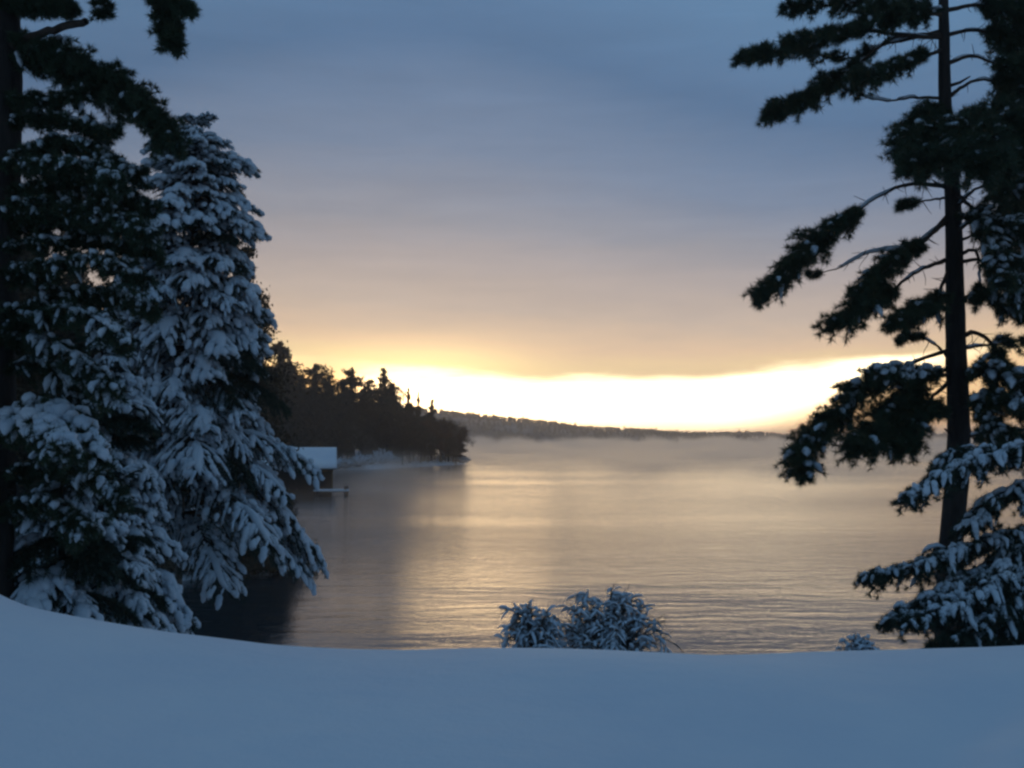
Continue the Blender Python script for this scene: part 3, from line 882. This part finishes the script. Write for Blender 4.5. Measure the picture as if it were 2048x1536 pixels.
for k, (pts, yt) in enumerate(RS):
    P = local(px_poly(pts, QD, yt), rs)
    dark = k >= 7
    attach_bough(rs, pine_bough(g, P, r0=0.04, f0=0.12, spread=0.30, dens=75, flat=0.28, snow=0.35 if dark else 0.72, tl=0.085, per=26, sr=0.027,
                                stem_snow=2.0, droop=0.55), leafmat=M_SPRUCE)

# ------------------------------------------------------------------ snowy shrubs behind the crest
def shrub(g, label, px, D, w, htop, nst=26, lean=0.0, seg=3):
    c = at(px, 1300, D)
    gz = float(ground_z(c[0], D))
    root = thing('snowy_shrub', (c[0], D, gz), label, 'shrub')
    stems, sn = Geo(), Geo()
    H = htop - gz
    n = 9
    u = np.linspace(0, 1, n)
    a = g.uniform(0, 2 * math.pi, nst)
    rr = w * np.sqrt(g.random(nst))
    hh = H * np.sqrt(np.clip(1 - (rr / (w * 1.08)) ** 2, 0.05, 1)) * g.uniform(0.78, 0.98, nst)
    ST = np.zeros((nst, n, 3))
    ST[..., 0] = (np.cos(a) * rr)[:, None] * u ** 1.3 + lean * u
    ST[..., 1] = (np.sin(a) * rr * 0.8)[:, None] * u ** 1.3
    ST[..., 2] = hh[:, None] * (u * 1.35 - 0.35 * u ** 2.5)
    ST += g.normal(0, 0.012, ST.shape) * u[None, :, None]
    tubes(stems, ST, np.ones((nst, n)) * np.linspace(0.012, 0.004, n), 5)
    # side twigs, two generations
    ne = nst // 2
    ex = ST[:ne] * np.array([1.06, 1.06, 1.0]) + g.normal(0, 0.01, (ne, n, 3)) * u[None, :, None]
    ex = ex * (1 + g.uniform(0.04, 0.16, (ne, 1, 1)))
    tubes(stems, ex, np.ones((ne, n)) * np.linspace(0.007, 0.003, n), 4)
    def kids(PL, k, lo, l0, spreadz):
        N0, m, _ = PL.shape
        idx = np.repeat(np.arange(N0), k)
        fr = g.uniform(lo, 0.98, len(idx)) * (m - 1)
        i0 = np.minimum(fr.astype(int), m - 2); f = (fr - i0)[:, None]
        B = PL[idx, i0] * (1 - f) + PL[idx, i0 + 1] * f
        T = unit(PL[idx, i0 + 1] - PL[idx, i0])
        D_ = unit(T * 0.6 + unit(g.normal(0, 1, B.shape)) * 0.9 + UPV * spreadz)
        L_ = l0 * g.uniform(0.5, 1.2, len(idx))
        kk = np.linspace(0, 1, 6)
        O = B[:, None] + D_[:, None] * (L_[:, None] * kk)[..., None]
        O[..., 2] -= 0.35 * L_[:, None] * kk ** 2
        return O
    K1 = kids(ST, 9, 0.4, 0.17, 0.08)
    K2 = kids(K1, 4, 0.3, 0.12, 0.15)
    tubes(stems, K1, np.ones((len(K1), 6)) * np.linspace(0.008, 0.003, 6), 3)
    tubes(stems, K2, np.ones((len(K2), 6)) * np.linspace(0.004, 0.002, 6), 3)
    for PL, r_, kp in ((K1, 0.014, 0.45), (K2, 0.012, 0.38)):
        sel = g.random(len(PL)) < kp
        SP = PL[sel].copy()
        q = r_ * g.uniform(0.6, 1.5, (len(SP), 1)) * np.array([0.2, 0.9, 1.1, 1.1, 0.9, 0.15])
        SP[..., 2] += q * 0.7 + 0.004
        tubes(sn, SP, q, 6, 0.8, 0.15, g)
    link('twigs', stems.mesh('twigs', M_BRUSH), root)
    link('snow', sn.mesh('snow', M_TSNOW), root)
    return root

g = np.random.default_rng(41)
shrub(g, 'large domed bare shrub with snow on every twig, beyond the crest of the lawn', 1212, 10.4, 0.66, at(0, 1176, 10.4)[2], 60, lean=0.0)
shrub(g, 'smaller snow capped shrub against the left flank of the large domed one', 1066, 10.0, 0.29, at(0, 1192, 10.0)[2], 24)
shrub(g, 'tiny snowy shrub peeping over the crest close to the tall pine', 1722, 10.2, 0.17, at(0, 1282, 10.2)[2], 12)

# ------------------------------------------------------------------ boathouse, 110 m away
HD = 108.0
hc = at(600, 985, HD)
BW, BD_, WH = 8.4, 5.6, 2.35                   # width, depth, wall height
xr = at(654, 985, HD)[0]
bh = thing('boathouse', (xr - BW / 2, HD + BD_ / 2, 0.0), 'small dark boathouse with a snow covered roof standing at the water edge', 'boathouse', rz=R(11))
g = np.random.default_rng(51)
def part(name, mat, fill, parent=bh, smooth=False):
    gg = Geo(); fill(gg)
    return link(name, gg.mesh(name, mat, smooth), parent)
part('foundation', M_DARK, lambda q: box(q, (0, 0, 0.05), (BW - 0.2, BD_ - 0.2, 0.7)))
def walls(q):
    z = 0.4 + WH / 2
    box(q, (0, BD_ / 2 - 0.08, z), (BW, 0.16, WH))
    box(q, (-BW / 2 + 0.08, 0, z), (0.16, BD_ - 0.34, WH))
    box(q, (BW / 2 - 0.08, 0, z), (0.16, BD_ - 0.34, WH))
    for x0, x1 in ((-BW / 2, -2.6), (-0.4, 0.4), (3.2, BW / 2)):
        box(q, ((x0 + x1) / 2, -BD_ / 2 + 0.08, z), (x1 - x0, 0.16, WH))
    for x0, x1 in ((-2.6, -0.4), (0.4, 3.2)):
        box(q, ((x0 + x1) / 2, -BD_ / 2 + 0.09, 0.4 + WH - 0.18), (x1 - x0, 0.12, 0.36))
wl = part('wall', M_WALL, walls)
def gables(q):
    for sx_ in (-1, 1):
        x = sx_ * (BW / 2 - 0.08)
        v = [(x - 0.08, -BD_ / 2, 0.402 + WH), (x - 0.08, BD_ / 2, 0.402 + WH), (x - 0.08, 0, 0.402 + WH + 1.75),
             (x + 0.08, -BD_ / 2, 0.402 + WH), (x + 0.08, BD_ / 2, 0.402 + WH), (x + 0.08, 0, 0.402 + WH + 1.75)]
        q.add(v, tris=[(0, 2, 1), (3, 4, 5)], quads=[(0, 1, 4, 3), (1, 2, 5, 4), (2, 0, 3, 5)])
part('gable', M_WALL, gables)
for x0, x1 in ((-2.55, -0.45), (0.45, 3.15)):
    part('boat_door', M_DARK, lambda q: box(q, ((x0 + x1) / 2, -BD_ / 2 + 0.12, 0.4 + (WH - 0.38) / 2), (x1 - x0, 0.06, WH - 0.4)))
part('eave_beam', M_TRIM, lambda q: box(q, (0, -BD_ / 2 - 0.12, 0.4 + WH - 0.22), (BW + 0.1, 0.14, 0.16)))
part('corner_board', M_TRIM, lambda q: box(q, (BW / 2 - 0.06, -BD_ / 2 - 0.015, 0.4 + WH / 2 - 0.16), (0.14, 0.06, WH - 0.34)))
def slab(q, y0, z0, y1, z1, t0, over, lumpy=0.0, nx_=26, ny_=9):
    u = np.linspace(-BW / 2 - over, BW / 2 + over, nx_); v = np.linspace(0, 1, ny_)
    U_, V_ = np.meshgrid(u, v)
    edge_ = np.minimum(np.minimum(V_, 1 - V_) * 8, 1) * np.minimum((BW / 2 + over - np.abs(U_)) * 3 + 0.15, 1)
    th_ = t0 * (0.55 + 0.45 * edge_ ** 0.5) + lumpy * g.normal(0, 1, U_.shape) * edge_
    Yb = y0 + (y1 - y0) * V_; Zb = z0 + (z1 - z0) * V_
    top_ = np.stack([U_, Yb, Zb + th_], -1); bot = np.stack([U_, Yb, Zb], -1)
    n_ = nx_ * ny_
    ii = (np.arange(ny_ - 1)[:, None] * nx_ + np.arange(nx_ - 1)[None]).ravel()
    Q = np.stack([ii, ii + 1, ii + nx_ + 1, ii + nx_], 1)
    Q2 = Q[:, ::-1] + n_
    rim = np.concatenate([np.arange(nx_), np.arange(1, ny_) * nx_ + nx_ - 1, n_ - 2 - np.arange(nx_ - 1), (np.arange(ny_ - 2, 0, -1)) * nx_])
    r2 = np.roll(rim, -1)
    Q3 = np.stack([rim + n_, r2 + n_, r2, rim], 1)
    q.add(np.concatenate([top_.reshape(-1, 3), bot.reshape(-1, 3)]), quads=np.concatenate([Q, Q2, Q3]))
zr, ze = 0.4 + WH + 1.95, 0.4 + WH - 0.12
def roofs(q):
    slab(q, -BD_ / 2 - 0.55, ze, 0.0, zr, 0.14, 0.35)
    slab(q, BD_ / 2 + 0.55, ze, 0.004, zr, 0.14, 0.35)
rf = part('roof', M_SHINGLE, roofs)
def rsnow(q):
    slab(q, -BD_ / 2 - 0.66, ze + 0.10, 0.03, zr + 0.145, 0.34, 0.42, 0.012)
    slab(q, BD_ / 2 + 0.66, ze + 0.10, 0.03, zr + 0.146, 0.34, 0.41, 0.012)
sn_ = part('snow', M_SNOW, rsnow, rf, True)

# dock beside it
dk = at(642, 987, 106)
dock = thing('dock', (dk[0] + 1.1, 106.0, 0.0), 'small snow covered dock sticking out beside the boathouse', 'dock')
for k in range(7):
    part('plank', M_PLANK, lambda q: box(q, (-1.5 + k * 0.5, 0, 0.42), (0.44, 1.7, 0.08)), dock)
part('snow', M_SNOW, lambda q: box(q, (0, 0, 0.55), (3.5, 1.6, 0.16)), dock)
for x, y in ((-1.6, -0.7), (1.55, -0.7), (-1.6, 0.7), (1.55, 0.7)):
    part('pile', M_DARK, lambda q: tubes(q, np.array([(x, y, -1.5), (x, y, 1.0)]), np.array([0.1, 0.1]), 8), dock)

# ------------------------------------------------------------------ trees beyond: far crowns
def far_pine(g, H, slim=1.0, leafs=2600, cone=False, lift=0.15, ls=0.3):
    wood, leaf = Geo(), Geo()
    bend = g.normal(0, 0.02 * H, 2)
    C = resample(np.array([(0, 0, -0.5), (bend[0] * 0.5, bend[1] * 0.5, H * 0.5), (bend[0], bend[1], H)]), 12)
    tubes(wood, C, np.linspace(0.018 * H + 0.05, 0.04, 12), 6)
    nb = 42
    zf = np.sort(g.uniform(0.22, 0.99, nb))
    az = g.uniform(0, 2 * math.pi, nb)
    if cone:
        ln = H * 0.20 * slim * (1.02 - zf) ** 0.8 * g.uniform(0.7, 1.15, nb) + 0.25
    else:
        ln = H * 0.17 * slim * np.sin(np.clip((1.04 - zf) / 0.84, 0, 1) * math.pi * 0.8) ** 0.7 * g.uniform(0.35, 1.25, nb) + 0.3
    cz = zf * H
    B = np.stack([np.interp(cz, C[:, 2], C[:, 0]), np.interp(cz, C[:, 2], C[:, 1]), cz], 1)
    D = np.stack([np.cos(az), np.sin(az), g.uniform(-0.15, 0.35, nb)], 1)
    k = np.linspace(0, 1, 4)
    PL = B[:, None] + D[:, None] * (ln[:, None] * k)[..., None]
    tubes(wood, PL, np.ones((nb, 4)) * np.linspace(0.10, 0.03, 4), 3)
    wts = ln + 0.4; wts /= wts.sum()
    rep = g.choice(nb, leafs, p=wts)
    u = g.uniform(0.05, 1.05, leafs) ** 0.8
    P = B[rep] + D[rep] * (ln[rep] * u)[:, None]
    P += g.normal(0, 1, P.shape) * np.array([0.17, 0.17, lift]) * (0.7 + ln[rep])[:, None] * 0.8
    nt = leafs // 4
    q = 1 - 0.5 * g.random(nt) ** 0.7
    T_ = np.stack([np.interp(q * H, C[:, 2], C[:, 0]), np.interp(q * H, C[:, 2], C[:, 1]), q * H], 1)
    T_ += g.normal(0, 1, T_.shape) * np.array([1, 1, 0.6]) * (0.10 + (1 - q) * H * (0.05 + 0.035 * np.sin(q * 60)))[:, None]
    P = np.concatenate([P, T_])
    ND = unit(g.normal(0, 1, P.shape) + UPV * 0.3)
    needles(leaf, P - ND * ls * 0.5, ND, ls * g.uniform(0.9, 1.9, len(P)), ls, g)
    return wood.mesh('trunk', M_BARK), leaf.mesh('crown', M_FARPINE, False)

def far_leafy(g, H, leafs=1500, mat=M_RUSSET, size=0.3):
    """half bare broadleaf: forking limbs and a thin crown of twigs and old leaves"""
    wood, leaf = Geo(), Geo()
    lines = []
    def grow(p, d, L, r, lvl):
        q = p + d * L
        lines.append((p, p + d * L * 0.5 + g.normal(0, 0.04 * L, 3), q, r))
        if lvl == 0:
            return
        for _ in range(3 if lvl > 1 else 4):
            nd = unit(d + g.normal(0, 0.55, 3) + UPV * 0.15)
            grow(q if g.random() < 0.5 else p + d * L * g.uniform(0.5, 1), nd, L * g.uniform(0.55, 0.8), r * 0.58, lvl - 1)
    grow(np.array([0, 0, -0.4]), unit(np.array([g.normal(0, .05), g.normal(0, .05), 1])), H * 0.36, 0.016 * H + 0.06, 4)
    PL = np.array([[a, m_, c] for a, m_, c, r in lines]); RR = np.array([[r, r * 0.8, r * 0.6] for *_, r in lines])
    tubes(wood, PL, RR, 4)
    tips = PL[-int(len(PL) * 0.8):, 2]
    rep = g.integers(0, len(PL), leafs)
    P = PL[rep, 2] + g.normal(0, 0.35, (leafs, 3))
    P = P[P[:, 2] > H * 0.2]
    ND = unit(g.normal(0, 1, P.shape))
    needles(leaf, P, ND, g.uniform(0.35, 0.8, len(P)), size * 0.6, g)
    return wood.mesh('trunk', M_BRUSH), leaf.mesh('crown', mat, False)

g = np.random.default_rng(61)
VP = [far_pine(g, 20, s, 7000, c) for s, c in ((1.0, False), (1.25, False), (0.8, False), (1.1, True), (1.0, False))]
VL = [far_leafy(g, 12) for _ in range(3)] 
VB = [far_leafy(g, 12, 700, M_BRUSH, 0.16) for _ in range(2)]

def place_far(name, pair, H0, x, y, H, label, cat='tree', group=None, z=None, wide=1.0):
    gz = float(ground_z(x, y)) if z is None else z
    o = thing(name, (x, y, gz), label, cat, group, rz=random.uniform(0, 6.28))
    k = H / H0
    o.scale = (k * wide, k * wide, k)
    link('trunk', pair[0], o); link('crown', pair[1], o)
    return o

# skyline trees of the point: pixel of the top, depth, kind, label
SKY = [
    (556, 690, 214, 0, 1.1, 'tallest pine of the point, rising beside the edge of the snowy spruce'),
    (582, 722, 216, 2, 1.1, 'knobbly pine stepping down just behind the tallest pine of the point'),
    (604, 752, 222, 1, 0.8, 'small crowned pine in the dip right of the tallest pine of the point'),
    (632, 732, 226, 1, 1.15, 'round topped pine above the boathouse roof'),
    (656, 752, 228, 4, 0.9, 'shoulder pine leaning into the round topped pine above the boathouse'),
    (683, 762, 232, 0, 0.9, 'low ragged pine between the round topped pine and the pointed pair'),
    (707, 738, 236, 2, 1.1, 'slim pointed pine, the left one of the pointed pair on the point'),
    (735, 762, 238, 4, 1.0, 'ragged pine filling the dip between the pointed pair'),
    (766, 740, 242, 3, 1.15, 'broad pointed pine, the last big crown before the low end of the point'),
    (786, 768, 244, 1, 0.9, 'bushy pine on the right slope of the broad pointed crown'),
    (816, 778, 250, 3, 0.62, 'thin see through pine standing clear against the white glow'),
    (836, 786, 252, 3, 0.45, 'thinnest little pine standing against the glow right of the see through one'),
    (864, 801, 256, 3, 0.95, 'last small pine before the russet trees at the end of the point'),
]
for px, py, D, vi, wd, lab in SKY:
    p = at(px, py, D)
    gz = float(ground_z(p[0], D))
    place_far('pine_tree', VP[vi], 20.0, p[0], D, (p[2] - gz) * 1.02, lab, group='pines on the wooded point', wide=wd)
# russet oaks and brush at the end of the point
for i in range(30):
    px = 770 + i * 5.3 + random.uniform(-6, 6)
    D = random.uniform(246, 272)
    top_y = np.interp(px, [770, 820, 870, 900, 925, 945], [810, 822, 824, 832, 846, 876]) + random.uniform(-3, 9)
    p = at(px, top_y, D)
    gz = float(ground_z(p[0], D))
    if gz < 0: continue
    place_far('russet_tree', VL[i % 3], 12.0, p[0], D, max(3.0, p[2] - gz), 'russet brown half bare tree crowded on the low end of the point',
              group='russet trees at the end of the point')
# body of the wood behind and in front of the skyline trees
for i in range(54):
    px = random.uniform(480, 860)
    D = random.uniform(205, 262) if px < 700 else random.uniform(228, 268)
    sk = np.interp(px, [480, 560, 600, 690, 760, 800, 860], [720, 740, 770, 782, 782, 812, 826])
    p = at(px, sk + random.uniform(-6, 46), D)
    gz = float(ground_z(p[0], D))
    if gz < 0.05: continue
    place_far('pine_tree', VP[random.randrange(5)], 20.0, p[0], D, max(5, p[2] - gz), 'dark pine inside the close wood on the point, below its skyline',
              group='dark pines filling the wood on the point', wide=random.uniform(1.2, 1.6))
for i in range(40):
    px = random.uniform(560, 930)
    D = 196 + (px - 560) * 0.17 + random.uniform(0, 14)
    p = at(px, random.uniform(825, 870), D)
    gz = float(ground_z(p[0], D))
    if gz < 0.05: continue
    place_far('bare_tree', VB[i % 2], 12.0, p[0], D, max(3, p[2] - gz), 'grey bare tree at the foot of the wood on the point',
              group='bare trees at the foot of the wood on the point')

for i in range(44):
    px = random.uniform(560, 930)
    D = 198 + (px - 560) * 0.17 + random.uniform(0, 20)
    p = at(px, random.uniform(840, 885), D)
    gz = float(ground_z(p[0], D))
    if gz < 0.05: continue
    place_far('young_pine', VP[3 if i % 2 else 1], 20.0, p[0], D, max(3, p[2] - gz), 'young dark pine in the undergrowth along the shore of the point',
              group='young pines along the shore of the point', wide=random.uniform(1.5, 2.1))

# snowy bushes along the water of the point
def snowy_bush(g, w=1.0, h=1.0):
    tw, sn = Geo(), Geo()
    n = 60
    a = g.uniform(0, 2 * math.pi, n); rr = np.sqrt(g.random(n))
    k = np.linspace(0, 1, 4)
    tip = np.stack([np.cos(a) * rr * w, np.sin(a) * rr * w, h * (1 - 0.6 * rr ** 2) * g.uniform(0.7, 1.1, n)], 1)
    PL = tip[:, None] * np.stack([k ** 1.2, k ** 1.2, k], 1)[None]
    tubes(tw, PL, np.ones((n, 4)) * 0.03, 3)
    SP = PL[:, 1:] + np.array([0, 0, 0.06])
    SP = SP + (g.normal(0, 0.05, SP.shape))
    tubes(sn, SP, np.ones((n, 3)) * np.array([0.05, 0.13, 0.03]) * g.uniform(0.6, 1.5, (n, 1)), 5, 0.8, 0.2, g)
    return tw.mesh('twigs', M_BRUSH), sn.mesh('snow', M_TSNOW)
g = np.random.default_rng(71)
SB = [snowy_bush(g) for _ in range(3)]
for px, py, s in ((676, 912, 2.6), (692, 925, 2.2), (716, 920, 3.0), (742, 918, 2.6), (765, 914, 3.6), (792, 922, 1.6), (826, 918, 1.5), (858, 922, 1.8), (884, 918, 2.2), (905, 920, 2.0), (925, 919, 2.2)):
    D = {True: 196 + (px - 676) * 0.34}[True]
    D = min(D, 262)
    p = at(px, py, D)
    x, y = p[0], D
    while ground_z(x, y) < 0.1 and y < 300:
        y += 1.5; x = (px - 1024) / FPX * y
    tw, s_ = SB[int(px) % 3]
    o = thing('snowy_bush', (x, y, float(ground_z(x, y)) - 0.1), 'snowy bush on the waterline below the wood on the point', 'bush', 'snowy bushes along the waterline of the point', rz=random.uniform(0, 6))
    o.scale = (s, s, s * 0.9)
    link('twigs', tw, o); link('snow', s_, o)

# pines on the near left shore, behind the snowy spruces
g = np.random.default_rng(62)
NL = [(492, 572, 66, 1, 0.8, 'dark pine whose ragged side shows past the right flank of the tall snowy spruce'),
      (440, 600, 58, 0, 1.2, 'dark pine hidden behind the upper half of the tall snowy spruce'),
      (330, 600, 52, 4, 1.2, 'dark pine seen through the gap between the tall spruce and the big left pine'),
      (235, 560, 50, 1, 1.2, 'dark pine behind the snowy boughs left of the tall spruce'),
      (140, 520, 56, 3, 1.2, 'pointed dark pine behind the big left pine'),
      (45, 470, 52, 0, 1.2, 'dark shore pine straight behind the trunk at the left edge')]
VN = [far_pine(g, 14, s, 16000, c, ls=0.15) for s, c in ((1.1, False), (1.2, True))]
VNs = []
for px, py, D, vi, wd, lab in NL:
    p = at(px, py, D)
    x = p[0]
    gz = float(ground_z(x, D))
    o = place_far('pine_tree', VN[vi % 2], 14.0, x, D, p[2] - gz, lab, group='pines on the left shore', z=max(gz, 0.2), wide=wd)
for k, (x, y) in enumerate([(-10.1, 42.6), (-11.0, 42.2), (-11.9, 42.0), (-12.8, 41.6), (-13.8, 41.2), (-14.8, 41.8), (-16.0, 41.4), (-10.4, 44.2), (-11.3, 45.6), (-12.4, 43.6), (-13.4, 45.5), (-14.6, 44.0), (-15.8, 46.0), (-17.2, 45.0), (-11.8, 47.2), (-14.2, 48.0), (-18.6, 47.5)]):
    place_far('young_pine', VN[1], 14.0, x, y, (3.2 if k < 7 else 3.9) + 0.25 * (k % 3), 'bushy young pine low on the small headland behind the foot of the tall spruce',
              group='young pines on the small headland', wide=1.7, z=float(ground_z(x, y)) - 0.85)
for i in range(16):
    D = random.uniform(40, 105)
    x = np.interp(D, [40, 66, 105], [-18.5, -24, -33]) - random.uniform(0.5, 10)
    place_far('pine_tree', VN[i % 2], 14.0, x, D, random.uniform(7, 12), 'low dark pine in the thick shore wood behind the snowy spruces',
              group='low pines in the left shore wood', wide=random.uniform(1.1, 1.6))

# ------------------------------------------------------------------ air: haze over everything, steam on the lake
def volume_mat(name, color, density, aniso, wisps=None):
    m = bpy.data.materials.new(name)
    m.use_nodes = True
    N = NT(m.node_tree)
    N.n.clear()
    out = N.node('ShaderNodeOutputMaterial')
    pv = N.node('ShaderNodeVolumePrincipled')
    pv.inputs['Color'].default_value = (*color, 1)
    pv.inputs['Anisotropy'].default_value = aniso
    pv.inputs['Density'].default_value = density
    N.l.new(pv.outputs[0], out.inputs['Volume'])
    return m, N, pv

def closed_box(name, lo, hi, mat):
    q = Geo()
    lo = np.array(lo, float); hi = np.array(hi, float)
    box(q, (lo + hi) / 2, hi - lo)
    return link(name, q.mesh(name, mat, False))

M_HAZE, _, _ = volume_mat('haze_air', (0.95, 0.92, 0.89), 0.00042, 0.72)
hz = closed_box('haze', (-6500, -60, -4.2), (6500, 9500, 62), M_HAZE)
tag(hz, kind='stuff')

M_MIST, N, pv = volume_mat('lake_steam', (0.98, 0.95, 0.90), 0.01, 0.8)
geo_ = N.node('ShaderNodeNewGeometry')
sp = N.node('ShaderNodeSeparateXYZ')
N.l.new(geo_.outputs['Position'], sp.inputs[0])
n1 = N.noise(N.vscale(geo_.outputs['Position'], (0.026, 0.013, 0.06)), 1.0, 5.0, 0.6, 0.9)
plume = N.noise(N.vscale(geo_.outputs['Position'], (0.045, 0.012, 0.02)), 1.0, 4.0, 0.5)
tall = N.smooth(sp.outputs[1], 350.0, 900.0, 1.0, 2.7)
fall = N.smooth(N.m('DIVIDE', sp.outputs[2], N.m('MULTIPLY', tall, N.smooth(plume, 0.3, 0.7, 0.3, 1.6))), 0.0, 4.4, 1.0, 0.0)
fall = N.m('POWER', fall, 2.6)
body = N.smooth(n1, 0.38, 0.64, 0.03, 1.2)
dist = N.m('ADD', N.smooth(sp.outputs[1], 110.0, 300.0, 0.07, 0.6), N.smooth(sp.outputs[1], 250.0, 900.0, 0.0, 0.7))
dens = N.m('MULTIPLY', N.m('MULTIPLY', fall, body), N.m('MULTIPLY', dist, 0.13))
N.l.new(dens, pv.inputs['Density'])
mist = closed_box('lake_mist', (-330, 32, 0.03), (900, 1190, 16.0), M_MIST)
tag(mist, kind='stuff')
